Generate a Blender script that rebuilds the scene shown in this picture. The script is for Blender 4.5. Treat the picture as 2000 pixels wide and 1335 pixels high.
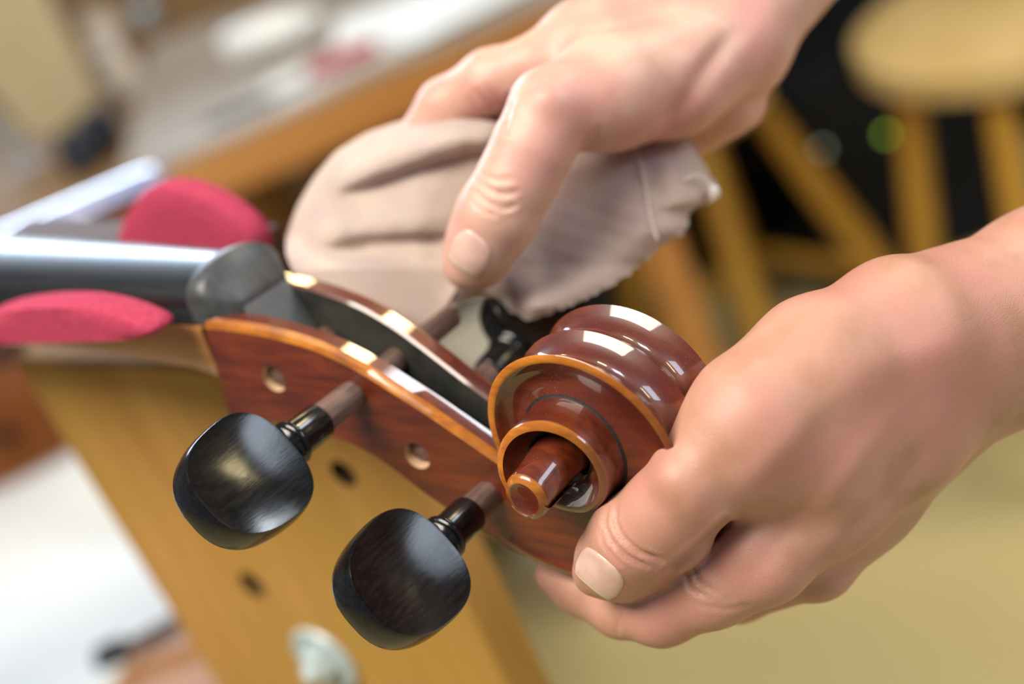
import bpy, bmesh, math, random
import numpy as np
from mathutils import Vector, Matrix
from mathutils.bvhtree import BVHTree
random.seed(3); rng = np.random.default_rng(7)
for o in list(bpy.data.objects): bpy.data.objects.remove(o)
scn = bpy.context.scene; COL = scn.collection

# ------------------------------------------------------------------ camera
FPX = 2778.0
PITCH, ROLL = math.radians(27), math.radians(23)
CAM = np.array([0, 0, 1.30])
_r = np.array([1., 0, 0]); _u = np.array([0, math.sin(PITCH), math.cos(PITCH)]); FW = np.array([0, math.cos(PITCH), -math.sin(PITCH)])
CR = math.cos(ROLL)*_r - math.sin(ROLL)*_u
CU = math.sin(ROLL)*_r + math.cos(ROLL)*_u
cam = bpy.data.cameras.new('camera'); camo = bpy.data.objects.new('camera', cam); COL.objects.link(camo)
cam.lens = 50; cam.sensor_width = 36; cam.clip_start = 0.02; cam.clip_end = 60
M = Matrix.Identity(4)
for i in range(3):
    M[i][0] = CR[i]; M[i][1] = CU[i]; M[i][2] = -FW[i]; M[i][3] = CAM[i]
camo.matrix_world = M
cam.dof.use_dof = True; cam.dof.focus_distance = 0.368; cam.dof.aperture_fstop = 4.3
scn.camera = camo
# ------------------------------------------------------------------ world, light, exposure
scn.view_settings.view_transform = 'Standard'; scn.view_settings.look = 'None'
scn.view_settings.exposure = 0.03; scn.view_settings.gamma = 1.0
scn.view_settings.use_curve_mapping = False
wd = bpy.data.worlds.new('room_air'); scn.world = wd; wd.use_nodes = True
wd.node_tree.nodes['Background'].inputs[0].default_value = (0.74, 0.84, 1.0, 1)
wd.node_tree.nodes['Background'].inputs[1].default_value = 0.17
def area(name, loc, target, sx, sy, power, col):
    l = bpy.data.lights.new(name, 'AREA'); l.shape = 'RECTANGLE'; l.size = sx; l.size_y = sy; l.energy = power; l.color = col
    o = bpy.data.objects.new(name, l); COL.objects.link(o); o.location = loc
    o.rotation_euler = (Vector(target)-Vector(loc)).to_track_quat('-Z', 'Y').to_euler(); return o
area('window_daylight', (-1.0, 3.30, 1.74), (-.75, 0, 1.50), 1.7, .62, 82, (.62, .80, 1.0))
area('side_window_daylight', (2.05, -.75, 2.35), (0, .40, 1.05), 1.0, .8, 26, (.74, .86, 1.0))
area('roof_light', (1.60, 1.15, 2.62), (0, .4, 1.1), .46, .34, 12, (.84, .92, 1.0))
area('ceiling_lamp', (1.06, 1.50, 2.62), (0, .4, 1.1), .34, .12, 9, (1.0, .80, .42))
area('rear_lamp', (.10, 2.95, 2.32), (0, .4, 1.1), .36, .14, 4.5, (1.0, .78, .36))
area('wall_lamp', (2.30, .20, 2.14), (0, .35, 1.1), .20, .55, 8, (1.0, .82, .45))
area('overhead_lamp', (-.75, -.10, 2.65), (-.05, .45, 1.0), 1.3, .7, 62, (1.0, .93, .80))

# ------------------------------------------------------------------ helpers
def cam2w(a):                       # camera-space mm -> world m
    a = np.asarray(a, float)/1000.0
    return CAM + a[..., 0:1]*CR + a[..., 1:2]*CU - a[..., 2:3]*FW
def P(px, py, d):                   # point seen at a pixel, d mm in front of the lens (camera-space mm)
    return np.array([(px-1000)/FPX*d, -(py-667.5)/FPX*d, -d])
def RAY(px, py): return (px-1000)/FPX*CR - (py-667.5)/FPX*CU + FW
def onZ(px, py, z): q = RAY(px, py); return CAM + q*(z-CAM[2])/q[2]
def onD(px, py, d): return CAM + RAY(px, py)*d
def to_px(w):
    v = np.asarray(w, float)-CAM; d = v@FW
    return 1000+FPX*(v@CR)/d, 667.5-FPX*(v@CU)/d

def tag(o, label=None, cat=None, group=None, kind=None):
    if label: o['label'] = label
    if cat: o['category'] = cat
    if group: o['group'] = group
    if kind: o['kind'] = kind
    return o
def empty(name, loc=(0, 0, 0), mat=None):
    o = bpy.data.objects.new(name, None); COL.objects.link(o); o.empty_display_size = .02
    if mat is not None: o.matrix_world = mat
    else: o.location = loc
    return o
def mesh_obj(name, verts, faces, mats, parent=None, midx=None, smooth=True, loc=None, recalc=True, auto=None):
    me = bpy.data.meshes.new(name)
    verts = np.asarray(verts, float)
    if loc is not None: verts = verts-np.asarray(loc)
    me.from_pydata(verts.tolist(), [], [list(map(int, f)) for f in faces])
    if not isinstance(mats, (list, tuple)): mats = [mats]
    for m in mats: me.materials.append(m)
    if midx is not None: me.polygons.foreach_set('material_index', np.asarray(midx, dtype=np.int32))
    me.polygons.foreach_set('use_smooth', np.full(len(me.polygons), smooth))
    if recalc:
        bm = bmesh.new(); bm.from_mesh(me); bmesh.ops.recalc_face_normals(bm, faces=bm.faces); bm.to_mesh(me); bm.free()
    if auto is not None: me.set_sharp_from_angle(angle=math.radians(auto))
    me.update()
    o = bpy.data.objects.new(name, me); COL.objects.link(o)
    if loc is not None: o.location = loc
    if parent: o.parent = parent
    return o
def bm_obj(name, bm, mat, parent=None, loc=None, rot=None, smooth=False, auto=40):
    me = bpy.data.meshes.new(name); bmesh.ops.recalc_face_normals(bm, faces=bm.faces); bm.to_mesh(me); bm.free()
    for m in (mat if isinstance(mat, (list, tuple)) else [mat]): me.materials.append(m)
    me.polygons.foreach_set('use_smooth', np.full(len(me.polygons), smooth))
    if smooth and auto: me.set_sharp_from_angle(angle=math.radians(auto))
    o = bpy.data.objects.new(name, me); COL.objects.link(o)
    if loc is not None: o.location = loc
    if rot is not None: o.rotation_euler = rot
    if parent: o.parent = parent
    return o
def bm_box(sx, sy, sz, c=(0, 0, 0), bev=0.0, seg=2, bm=None):
    bm = bm or bmesh.new()
    r = bmesh.ops.create_cube(bm, size=1.0)
    vs = r['verts']
    bmesh.ops.scale(bm, vec=(sx, sy, sz), verts=vs); bmesh.ops.translate(bm, vec=c, verts=vs)
    if bev:
        es = list({e for v in vs for e in v.link_edges}); bmesh.ops.bevel(bm, geom=es, offset=bev, segments=seg, affect='EDGES', profile=.5)
    return bm
def lathe(prof, n=32, axis='z', bm=None, cap=True):
    """prof: list of (r, h)."""
    bm = bm or bmesh.new(); rings = []
    for r, h in prof:
        ring = []
        for k in range(n):
            a = 2*math.pi*k/n; c, s = r*math.cos(a), r*math.sin(a)
            ring.append(bm.verts.new((c, s, h) if axis == 'z' else (c, h, s)))
        rings.append(ring)
    for a, b in zip(rings, rings[1:]):
        for k in range(n): bm.faces.new((a[k], a[(k+1) % n], b[(k+1) % n], b[k]))
    if cap: bm.faces.new(rings[0]); bm.faces.new(rings[-1])
    return bm
def tube(pts, rad, n=12, bm=None, flat=1.0):
    bm = bm or bmesh.new(); pts = [Vector(p) for p in pts]; rings = []
    rad = rad if hasattr(rad, '__len__') else [rad]*len(pts)
    up = Vector((0, 0, 1))
    for i, p in enumerate(pts):
        t = (pts[min(i+1, len(pts)-1)]-pts[max(i-1, 0)]).normalized()
        s = t.cross(up) if abs(t.dot(up)) < .95 else t.cross(Vector((1, 0, 0))); s.normalize(); q = s.cross(t)
        rings.append([bm.verts.new(p+s*rad[i]*math.cos(2*math.pi*k/n)+q*rad[i]*flat*math.sin(2*math.pi*k/n)) for k in range(n)])
    for a, b in zip(rings, rings[1:]):
        for k in range(n): bm.faces.new((a[k], a[(k+1) % n], b[(k+1) % n], b[k]))
    bm.faces.new(rings[0]); bm.faces.new(rings[-1]); return bm
def grid_faces(nu, nv, close_u=False, close_v=False):
    F = []
    for i in range(nu if close_u else nu-1):
        for j in range(nv if close_v else nv-1):
            a = i*nv+j; b = ((i+1) % nu)*nv+j; c = ((i+1) % nu)*nv+(j+1) % nv; d = i*nv+(j+1) % nv
            F.append((a, b, c, d))
    return F

# ------------------------------------------------------------------ materials
def mk(name, c1, c2=None, scale=(8, 8, 8), rough=.5, coat=0., coat_rough=.03, bump=0., bump_scale=None, detail=4, metal=0., sss=0.,
       sss_rad=(1, .35, .2), contrast=(.35, .65), spec=.5, coord='Object', rough2=None, c3=None, c3scale=None, dist=0., ramp3=None, aniso=0., emis=0.):
    m = bpy.data.materials.new(name); m.use_nodes = True; nt = m.node_tree; N = nt.nodes; Lk = nt.links
    b = N['Principled BSDF']
    b.inputs['Base Color'].default_value = (*c1, 1); b.inputs['Roughness'].default_value = rough
    b.inputs['Coat Weight'].default_value = coat; b.inputs['Coat Roughness'].default_value = coat_rough
    b.inputs['Metallic'].default_value = metal; b.inputs['Specular IOR Level'].default_value = spec
    if sss:
        b.inputs['Subsurface Weight'].default_value = sss; b.inputs['Subsurface Radius'].default_value = sss_rad; b.inputs['Subsurface Scale'].default_value = .004
    if emis:
        b.inputs['Emission Color'].default_value = (*c1, 1); b.inputs['Emission Strength'].default_value = emis
    tc = N.new('ShaderNodeTexCoord'); mp = N.new('ShaderNodeMapping'); mp.inputs['Scale'].default_value = scale
    Lk.new(tc.outputs[coord], mp.inputs['Vector'])
    nz = N.new('ShaderNodeTexNoise'); nz.inputs['Scale'].default_value = 1; nz.inputs['Detail'].default_value = detail; nz.inputs['Distortion'].default_value = dist
    Lk.new(mp.outputs[0], nz.inputs['Vector'])
    col = None
    if c2 is not None:
        rp = N.new('ShaderNodeValToRGB'); rp.color_ramp.elements[0].position = contrast[0]; rp.color_ramp.elements[1].position = contrast[1]
        rp.color_ramp.elements[0].color = (*c1, 1); rp.color_ramp.elements[1].color = (*c2, 1)
        Lk.new(nz.outputs['Fac'], rp.inputs[0]); col = rp.outputs[0]
    if c3 is not None:
        n3 = N.new('ShaderNodeTexNoise'); n3.inputs['Scale'].default_value = c3scale; n3.inputs['Detail'].default_value = 3
        Lk.new(tc.outputs[coord], n3.inputs['Vector'])
        r3 = N.new('ShaderNodeValToRGB'); r3.color_ramp.elements[0].position = .45; r3.color_ramp.elements[1].position = .68
        Lk.new(n3.outputs['Fac'], r3.inputs[0])
        mx = N.new('ShaderNodeMix'); mx.data_type = 'RGBA'; mx.inputs[7].default_value = (*c3, 1)
        Lk.new(r3.outputs[0], mx.inputs[0])
        if col: Lk.new(col, mx.inputs[6])
        else: mx.inputs[6].default_value = (*c1, 1)
        col = mx.outputs[2]
    if col: Lk.new(col, b.inputs['Base Color'])
    if rough2 is not None:
        rr = N.new('ShaderNodeMapRange'); rr.inputs['To Min'].default_value = rough; rr.inputs['To Max'].default_value = rough2
        Lk.new(nz.outputs['Fac'], rr.inputs['Value']); Lk.new(rr.outputs[0], b.inputs['Roughness'])
    if bump:
        n2 = N.new('ShaderNodeTexNoise'); n2.inputs['Scale'].default_value = 1; n2.inputs['Detail'].default_value = 5
        m2 = N.new('ShaderNodeMapping'); m2.inputs['Scale'].default_value = bump_scale or scale
        Lk.new(tc.outputs[coord], m2.inputs['Vector']); Lk.new(m2.outputs[0], n2.inputs['Vector'])
        bp = N.new('ShaderNodeBump'); bp.inputs['Strength'].default_value = bump; bp.inputs['Distance'].default_value = .001
        Lk.new(n2.outputs['Fac'], bp.inputs['Height']); Lk.new(bp.outputs[0], b.inputs['Normal'])
    return m

VARN = mk('red_brown_varnish', (.070, .008, .002), (.205, .033, .003), scale=(30, 520, 330), rough=.42, coat=1., coat_rough=.018, contrast=(.28, .78), c3=(.085, .010, .004), c3scale=42)
VEDGE = mk('worn_orange_varnish', (.34, .095, .006), (.56, .20, .016), scale=(70, 420, 420), rough=.3, coat=1., coat_rough=.05, contrast=(.3, .7), c3=(.15, .028, .006), c3scale=48)
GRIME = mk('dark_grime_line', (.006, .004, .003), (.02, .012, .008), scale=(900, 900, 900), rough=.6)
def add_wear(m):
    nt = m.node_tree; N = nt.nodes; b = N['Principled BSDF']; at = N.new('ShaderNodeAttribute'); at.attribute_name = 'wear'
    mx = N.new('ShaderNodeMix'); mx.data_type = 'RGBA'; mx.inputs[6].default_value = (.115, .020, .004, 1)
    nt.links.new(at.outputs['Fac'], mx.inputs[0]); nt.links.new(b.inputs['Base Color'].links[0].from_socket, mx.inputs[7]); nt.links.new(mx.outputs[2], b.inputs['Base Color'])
def add_dust(m, scale=1300., amount=.075):
    nt = m.node_tree; N = nt.nodes; b = N['Principled BSDF']; tc = N.new('ShaderNodeTexCoord')
    v = N.new('ShaderNodeTexVoronoi'); v.inputs['Scale'].default_value = scale; nt.links.new(tc.outputs['Object'], v.inputs['Vector'])
    n = N.new('ShaderNodeTexNoise'); n.inputs['Scale'].default_value = 55; nt.links.new(tc.outputs['Object'], n.inputs['Vector'])
    th = N.new('ShaderNodeMath'); th.operation = 'MULTIPLY'; th.inputs[1].default_value = amount*2; nt.links.new(n.outputs['Fac'], th.inputs[0])
    lt = N.new('ShaderNodeMath'); lt.operation = 'LESS_THAN'; nt.links.new(v.outputs['Distance'], lt.inputs[0]); nt.links.new(th.outputs[0], lt.inputs[1])
    k = N.new('ShaderNodeMath'); k.operation = 'MULTIPLY'; k.inputs[1].default_value = .35; nt.links.new(lt.outputs[0], k.inputs[0])
    mx = N.new('ShaderNodeMix'); mx.data_type = 'RGBA'; mx.inputs[7].default_value = (.60, .50, .42, 1)
    nt.links.new(k.outputs[0], mx.inputs[0]); nt.links.new(b.inputs['Base Color'].links[0].from_socket, mx.inputs[6]); nt.links.new(mx.outputs[2], b.inputs['Base Color'])
add_dust(VARN)
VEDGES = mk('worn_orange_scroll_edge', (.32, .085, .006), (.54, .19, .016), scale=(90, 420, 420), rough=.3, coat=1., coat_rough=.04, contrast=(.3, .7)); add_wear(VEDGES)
PBLACK = mk('dark_pegbox_paint', (.020, .020, .018), (.045, .043, .036), scale=(80, 80, 80), rough=.55, spec=.3)
PALEWD = mk('bare_pale_wood', (.62, .40, .24), (.75, .52, .34), scale=(200, 60, 200), rough=.6)
EBONY = mk('polished_ebony', (.004, .004, .005), (.010, .009, .009), scale=(900, 120, 900), rough=.13, rough2=.24, coat=.0, coat_rough=.10, contrast=(.4, .7), bump=.02, bump_scale=(1800, 200, 1800), spec=.45); add_dust(EBONY, 1600., .05)
FBEB = mk('fingerboard_ebony', (.010, .010, .012), (.02, .02, .022), scale=(30, 600, 600), rough=.28, coat=.3, coat_rough=.15)
NUTEB = mk('nut_ebony', (.040, .043, .048), (.065, .068, .072), scale=(100, 300, 200), rough=.42)
SHAFT = mk('raw_brown_peg_shaft', (.06, .030, .024), (.20, .115, .09), scale=(700, 60, 700), rough=.62, contrast=(.3, .7), bump=.25, bump_scale=(900, 60, 900))
NECKW = mk('neck_maple', (.42, .17, .05), (.55, .25, .08), scale=(20, 200, 200), rough=.4)
SKIN = mk('skin', (.58, .325, .25), (.68, .42, .335), scale=(70, 70, 70), rough=.44, sss=.18, contrast=(.3, .7), c3=(.60, .28, .24), c3scale=38, bump=.16, bump_scale=(2200, 2200, 2200))
SKINL = mk('darker_skin', (.45, .22, .145), (.57, .30, .22), scale=(80, 80, 80), rough=.44, sss=.15, contrast=(.3, .7), c3=(.53, .23, .185), c3scale=40, bump=.20, bump_scale=(2200, 2200, 2200))  # darker skin tone, used for the hand gripping the scroll
NAIL = mk('fingernail', (.68, .42, .35), (.76, .50, .43), scale=(200, 200, 200), rough=.22, sss=.15, coat=.3, coat_rough=.15)
NAILTIP = mk('nail_free_edge', (.78, .66, .52), rough=.35)
WOODB = mk('golden_plank_wood', (.42, .20, .035), (.60, .32, .085), scale=(80, 80, 5), rough=.75, contrast=(.25, .75), detail=4, c3=(.47, .26, .045), c3scale=9)
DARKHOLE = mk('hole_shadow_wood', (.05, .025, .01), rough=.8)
ZINC = mk('zinc_plated_steel', (.42, .52, .55), (.55, .63, .65), scale=(60, 60, 60), rough=.42, metal=.15)
FELT = mk('crimson_felt', (.38, .04, .085), (.46, .06, .11), scale=(500, 500, 500), rough=.95, spec=.1, bump=.5, bump_scale=(1500, 1500, 1500))
BENCHF = mk('orange_bench_wood', (.42, .17, .04), (.55, .26, .07), scale=(3, 20, 20), rough=.45)
BENCHT = mk('worn_grey_bench_top', (.30, .26, .22), (.42, .37, .33), scale=(6, 14, 10), rough=.28, c3=(.26, .19, .13), c3scale=5)
STOOLW = mk('yellow_pine', (.42, .205, .02), (.54, .29, .04), scale=(10, 10, 3), rough=.45)
SEATW = mk('pale_pine_seat', (.55, .37, .14), (.64, .45, .20), scale=(8, 8, 8), rough=.4)
FLOORM = mk('tan_floor', (.58, .485, .225), (.63, .53, .26), scale=(3, 3, 3), rough=.55)
BLACKM = mk('matte_black', (.005, .005, .006), (.010, .010, .013), scale=(6, 6, 6), rough=.7, spec=.2)
WALLM = mk('brown_panelling', (.25, .14, .055), (.33, .19, .08), scale=(3, 3, 1), rough=.6)
WHITEP = mk('white_paper', (.82, .86, .90), (.90, .92, .94), scale=(5, 5, 5), rough=.5)
WHITEG = mk('white_gloss', (.80, .82, .82), (.86, .87, .86), scale=(5, 5, 5), rough=.18)
TANM = mk('tan_board', (.42, .33, .19), (.50, .40, .24), scale=(5, 5, 5), rough=.5)
PALEC = mk('pale_ceramic', (.66, .56, .46), (.74, .66, .58), scale=(9, 9, 9), rough=.4)
GREYM = mk('grey_metal', (.36, .40, .42), (.46, .50, .52), scale=(9, 9, 9), rough=.35, metal=.5)
DKBLUE = mk('dark_blue_plastic', (.012, .016, .03), rough=.4)
REDBR = mk('red_brown_wood', (.20, .055, .015), (.27, .085, .025), scale=(4, 20, 20), rough=.35)
DKBR = mk('dark_brown_wood', (.045, .016, .010), (.07, .026, .014), scale=(4, 20, 20), rough=.65)
DKBR2 = mk('brown_lid_wood', (.26, .12, .05), (.33, .16, .07), scale=(30, 30, 30), rough=.5)
LAV = mk('painted_lavender_reflection', (.27, .29, .48), (.34, .36, .56), scale=(4, 4, 4), rough=.15, coat=.6)  # window reflection on glossy varnish, painted in as a lavender base colour
BEIGE = mk('beige_carton', (.60, .56, .46), (.66, .62, .52), scale=(4, 4, 4), rough=.6)

# ------------------------------------------------------------------ cello frame
Wv = np.array([-.55, -.47, .69]); Wv /= np.linalg.norm(Wv)
Lv = np.array([.802, -.069, .593]); Lv -= Wv*(Lv@Wv); Lv /= np.linalg.norm(Lv)
Uv = np.cross(Wv, Lv)
N0 = P(482, 577, 440)
def cw(v): return v[0]*CR+v[1]*CU-v[2]*FW
CELLO = Matrix.Identity(4); _o = cam2w(N0)
for i in range(3):
    CELLO[i][0] = cw(Lv)[i]; CELLO[i][1] = -cw(Wv)[i]; CELLO[i][2] = cw(Uv)[i]; CELLO[i][3] = _o[i]
def q3(l, w, u): return (l/1000., -w/1000., u/1000.)
def onplane(px, py, w):
    r = np.array([(px-1000)/FPX, -(py-667.5)/FPX, -1.]); t = (w+Wv@N0)/(Wv@r); p = r*t-N0
    return np.array([p@Lv, p@Wv, p@Uv])
def cello_cam(l, w, u): return N0+l*Lv+w*Wv+u*Uv

# ------------------------------------------------------------------ the setting
def slab(name, x0, x1, y0, y1, z0, z1, mat, kind=None, bev=0, parent=None):
    c = ((x0+x1)/2, (y0+y1)/2, z0)
    o = bm_obj(name, bm_box(x1-x0, y1-y0, z1-z0, (0, 0, (z1-z0)/2), bev), mat, parent=parent, loc=c)
    if kind: o['kind'] = kind
    return o
slab('floor', -3.2, 3.2, -2.0, 3.6, -.05, 0, FLOORM, 'structure')
slab('added_wall_right', 2.50, 2.60, -2.0, 3.6, 0, 2.9, mk('dim_plaster', (.20, .17, .13), (.24, .20, .15), scale=(2, 2, 2), rough=.8), 'structure')  # unseen dark wall, added to darken the reflections in the pegs
slab('wall_back', -3.2, 3.2, 3.5, 3.6, 0, 2.9, WALLM, 'structure')

def world_obj(name, bm, mat, loc, rotz=0, parent=None, smooth=False):
    return bm_obj(name, bm, mat, parent=parent, loc=loc, rot=(0, 0, rotz), smooth=smooth)

# --- workbench along the back, its front edge parallel to the room
BX0, BX1, BY0, BY1, BZ = -.335, .27, 1.575, 2.22, .88
t = tag(empty('workbench', ((BX0+BX1)/2, (BY0+BY1)/2, 0)), 'long orange wooden workbench with a worn greyish top', 'workbench')
cx, cy = (BX0+BX1)/2, (BY0+BY1)/2
bm_obj('bench_top', bm_box(BX1-BX0, BY1-BY0, .012, (0, 0, BZ-.006), .004), BENCHT, parent=t)
bm_obj('apron', bm_box(BX1-BX0-.004, BY1-BY0-.004, .058, (0, 0, BZ-.012-.029), .004), BENCHF, parent=t)
for lx in (BX0+.055, BX1-.05):
    for ly in (BY0+.05, BY1-.05):
        bm_obj('leg', bm_box(.09 if lx < 0 else .05, .07 if lx < 0 else .05, BZ-.07, (lx-cx, ly-cy, (BZ-.07)/2), .004), BENCHF, parent=t)
bm_obj('under_bench_shade_panel', bm_box(.31, .02, .81, (.035, BY0+.30-cy, .405)), BLACKM, parent=t, )  # added black sheet that stands in for the shade under the bench
# black storage cabinet behind stools and under bench
t = tag(empty('storage_cabinet', (1.0, 2.75, 0)), 'tall matte black storage cabinet behind the pine stools', 'cabinet')
bm_obj('carcass', bm_box(1.9, .5, 1.15, (.05, 0, .575), .006), BLACKM, parent=t)
for k in range(3):
    d_ = bm_obj('door', bm_box(.56, .018, 1.05, (-.58+.62*k, -.26, .575), .004), BLACKM, parent=t)
    bm_obj('handle', tube([(-.36+.62*k, -.285, .5), (-.36+.62*k, -.285, .64)], .005), BLACKM, parent=d_)
# wooden cabinet behind the bench on the left
t = tag(empty('wall_cabinet', (-.75, 3.2, 0)), 'brown wooden cabinet against the back wall beyond the workbench', 'cabinet')
bm_obj('carcass', bm_box(1.6, .5, 1.6, (0, 0, .8), .006), WALLM, parent=t)
for k in range(3):
    d_ = bm_obj('door', bm_box(.5, .02, 1.5, (-.53+.53*k, -.26, .8), .006), WALLM, parent=t)
    bm_obj('knob', lathe([(.004, 0), (.012, .01), (.014, .02), (.008, .028)], 12), GREYM, parent=d_, loc=(-.33+.53*k, -.29, .85))

# --- things lying on the workbench
def on_bench(px, py, dz=0): p = onZ(px, py, BZ); return (p[0], p[1], BZ+dz)
p0 = np.array(on_bench(455, 135)); p1 = np.array(on_bench(640, 65))
t = tag(empty('squeeze_bottle', tuple(p0)), 'white plastic bottle lying on the workbench beside the papers', 'bottle')
d = p1-p0; ln = np.linalg.norm(d); rot = (math.pi/2, 0, math.atan2(d[1], d[0])+math.pi/2)
bt = bm_obj('bottle_body', lathe([(.0, 0), (.018, 0.004), (.024, .014), (.025, .05), (.025, ln*.7), (.02, ln*.8), (.011, ln*.84), (.010, ln*.88)], 24, cap=False), WHITEG, parent=t, rot=(math.pi/2, 0, rot[2]), loc=(0, 0, .026), smooth=True)
bm_obj('cap', lathe([(.013, ln*.88), (.013, ln*.97), (.006, ln*1.0)], 20), WHITEG, parent=t, rot=(math.pi/2, 0, rot[2]), loc=(0, 0, .026), smooth=True)
k = 0
for (a, b, w_, rz, lab) in [((700, 130), .20, .13, .15, 'glossy white paper sheet on top of the workbench edge'), ((830, 30), .24, .16, -.1, 'white paper sheet overlapping the glossy one on the workbench'), ((960, 10), .22, .14, .25, 'white paper sheet on the workbench beyond the wrist')]:
    p = on_bench(*a)
    o = bm_obj('paper_sheet', bm_box(b, w_, .0012, (0, .05, .001+.002*k)), WHITEG if k == 0 else WHITEP, loc=p, rot=(0, 0, rz)); tag(o, lab, 'paper', 'papers on the workbench'); k += 1
p = on_bench(505, 205)
t = tag(empty('hand_file', p), 'dark slim file with red handle lying along the workbench edge', 'file')
bm_obj('blade', bm_box(.13, .014, .005, (0, 0, .004), .001), DKBLUE, parent=t)
bm_obj('handle', lathe([(.005, 0), (.010, .01), (.012, .05), (.009, .085), (.004, .09)], 16), mk('red_lacquer', (.35, .03, .04), rough=.35), parent=t, rot=(0, math.pi/2, 0), loc=(.065, 0, .012), smooth=True)

# --- side stand with clutter at the left of the bench
t = tag(empty('side_table', (-.62, 1.98, 0)), 'brown side table crowded with pots behind the neck rest', 'table')
SZ = .84
bm_obj('table_top', bm_box(.50, .80, .03, (0, 0, SZ-.015), .004), WALLM, parent=t)
for sx in (-1, 1):
    for sy in (-1, 1): bm_obj('leg', bm_box(.04, .04, SZ-.03, (sx*.22, sy*.36, (SZ-.03)/2)), WALLM, parent=t)
def on_side(px, py): p = onZ(px, py, SZ); return (p[0], p[1], SZ)
# big tan rounded board leaning
def rounded_board(w, h, th, taper=.6, n=14):
    bm = bmesh.new(); out = []
    out += [(-w*taper*.5+w*taper*.5*(1-math.cos(a))*0, 0) for a in ()]
    pts = []
    for k in range(n+1):
        a = math.pi+math.pi*k/n; pts.append((w*taper*.5*math.cos(a), w*taper*.5*(1+math.sin(a))))
    pts += [(w*.5, h), (-w*.5, h)]
    f = bm.faces.new([bm.verts.new((x, 0, z)) for x, z in pts])
    r = bmesh.ops.extrude_face_region(bm, geom=[f]); bmesh.ops.translate(bm, vec=(0, th, 0), verts=[v for v in r['geom'] if isinstance(v, bmesh.types.BMVert)])
    bmesh.ops.bevel(bm, geom=list(bm.edges), offset=th*.25, segments=2, affect='EDGES')
    return bm
p = np.array(on_side(160, 285))+np.array([0, 0, .012]); p = tuple(p)
o = bm_obj('wooden_form', rounded_board(.17, .32, .02, .72), TANM, loc=p, rot=(-.12, -.12, 0)); tag(o, 'large tan board with a rounded foot standing among the pots', 'board')
pots = [((255, 195), .034, .075, PALEC, 'pale round pot beside the tan board on the side table'), ((225, 105), .034, .07, PALEC, 'pale pot standing behind the round pot on the side table'),
        ((300, 60), .026, .06, GREYM, 'small grey jar at the back of the side table'), ((265, 140), .02, .05, REDBR, 'small reddish jar between the pots and the bench'),
        ((175, 330), .030, .05, DKBLUE, 'black squat jar in front of the tan board'), ((215, 290), .026, .05, DKBLUE, 'black narrow jar next to the squat jar')]
for a, r_, h_, m_, lab in pots:
    p = on_side(*a); t = tag(empty('pot', p), lab, 'pot', 'pots on the side table')
    bm_obj('pot_body', lathe([(.001, .0), (r_*.8, 0.002), (r_, h_*.25), (r_, h_*.7), (r_*.75, h_*.88), (r_*.75, h_)], 24), m_, parent=t, smooth=True)
    bm_obj('lid', lathe([(r_*.82, h_), (r_*.82, h_*1.12), (r_*.2, h_*1.16)], 24), m_, parent=t, smooth=True)
p = np.array(on_side(70, 330))
t = tag(empty('metal_clamp', tuple(p)), 'grey metal clamp standing at the front of the side table', 'clamp')
bm_obj('bar', bm_box(.028, .012, .13, (0, 0, .065), .002), GREYM, parent=t, rot=(0, -.25, .2))
bm_obj('jaw', bm_box(.06, .018, .03, (-.035, 0, .125), .004), GREYM, parent=t, rot=(0, -.1, .2))
bm_obj('foot', bm_box(.06, .018, .014, (-.012, 0, .007), .003), GREYM, parent=t)

# --- glossy lacquered block behind the neck (another part being varnished)
ST = onD(110, 470, .86)
t = tag(empty('tool_stand', (ST[0]-.05, ST[1]+.03, 0)), 'dark stand carrying the lacquered block behind the neck rest', 'stand')
bm_obj('shelf', bm_box(.52, .14, .02, (-.16, 0, ST[2]-.038), .003), DKBR, parent=t)
bm_obj('post', bm_box(.05, .05, ST[2]-.04, (-.38, 0, (ST[2]-.04)/2)), DKBR, parent=t)
bm_obj('base', bm_box(.14, .11, .03, (-.38, 0, .015), .004), DKBR, parent=t)
a = onD(195, 375, .86); b = onD(-40, 480, .86)
t = tag(empty('varnished_block', tuple(onD(110, 470, .86)+np.array([0, 0, -.018]))), 'red-brown block with glossy top, window reflection painted lavender, behind the crimson pad', 'block')
base = np.array(t.location); dirv = (b-a); dirv[2] *= .2; ang = math.atan2(dirv[1], dirv[0])
bm_obj('reflecting_top', tube([(x_, 0, .044) for x_ in (-.082, -.080, -.074, -.064, .064, .074, .080, .082)], [.003, .010, .017, .0205, .0205, .017, .010, .003], 20, flat=.34), LAV, parent=t, rot=(0, 0, ang), loc=tuple((a+b)/2-base+np.array([0, 0, -.047])), smooth=True)
bm_obj('block_body', bm_box(.15, .036, .036, (.002, 0, .018), .004), REDBR, parent=t, rot=(0, 0, ang), loc=tuple((a+b)/2-base+np.array([0, 0, -.047])))

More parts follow.
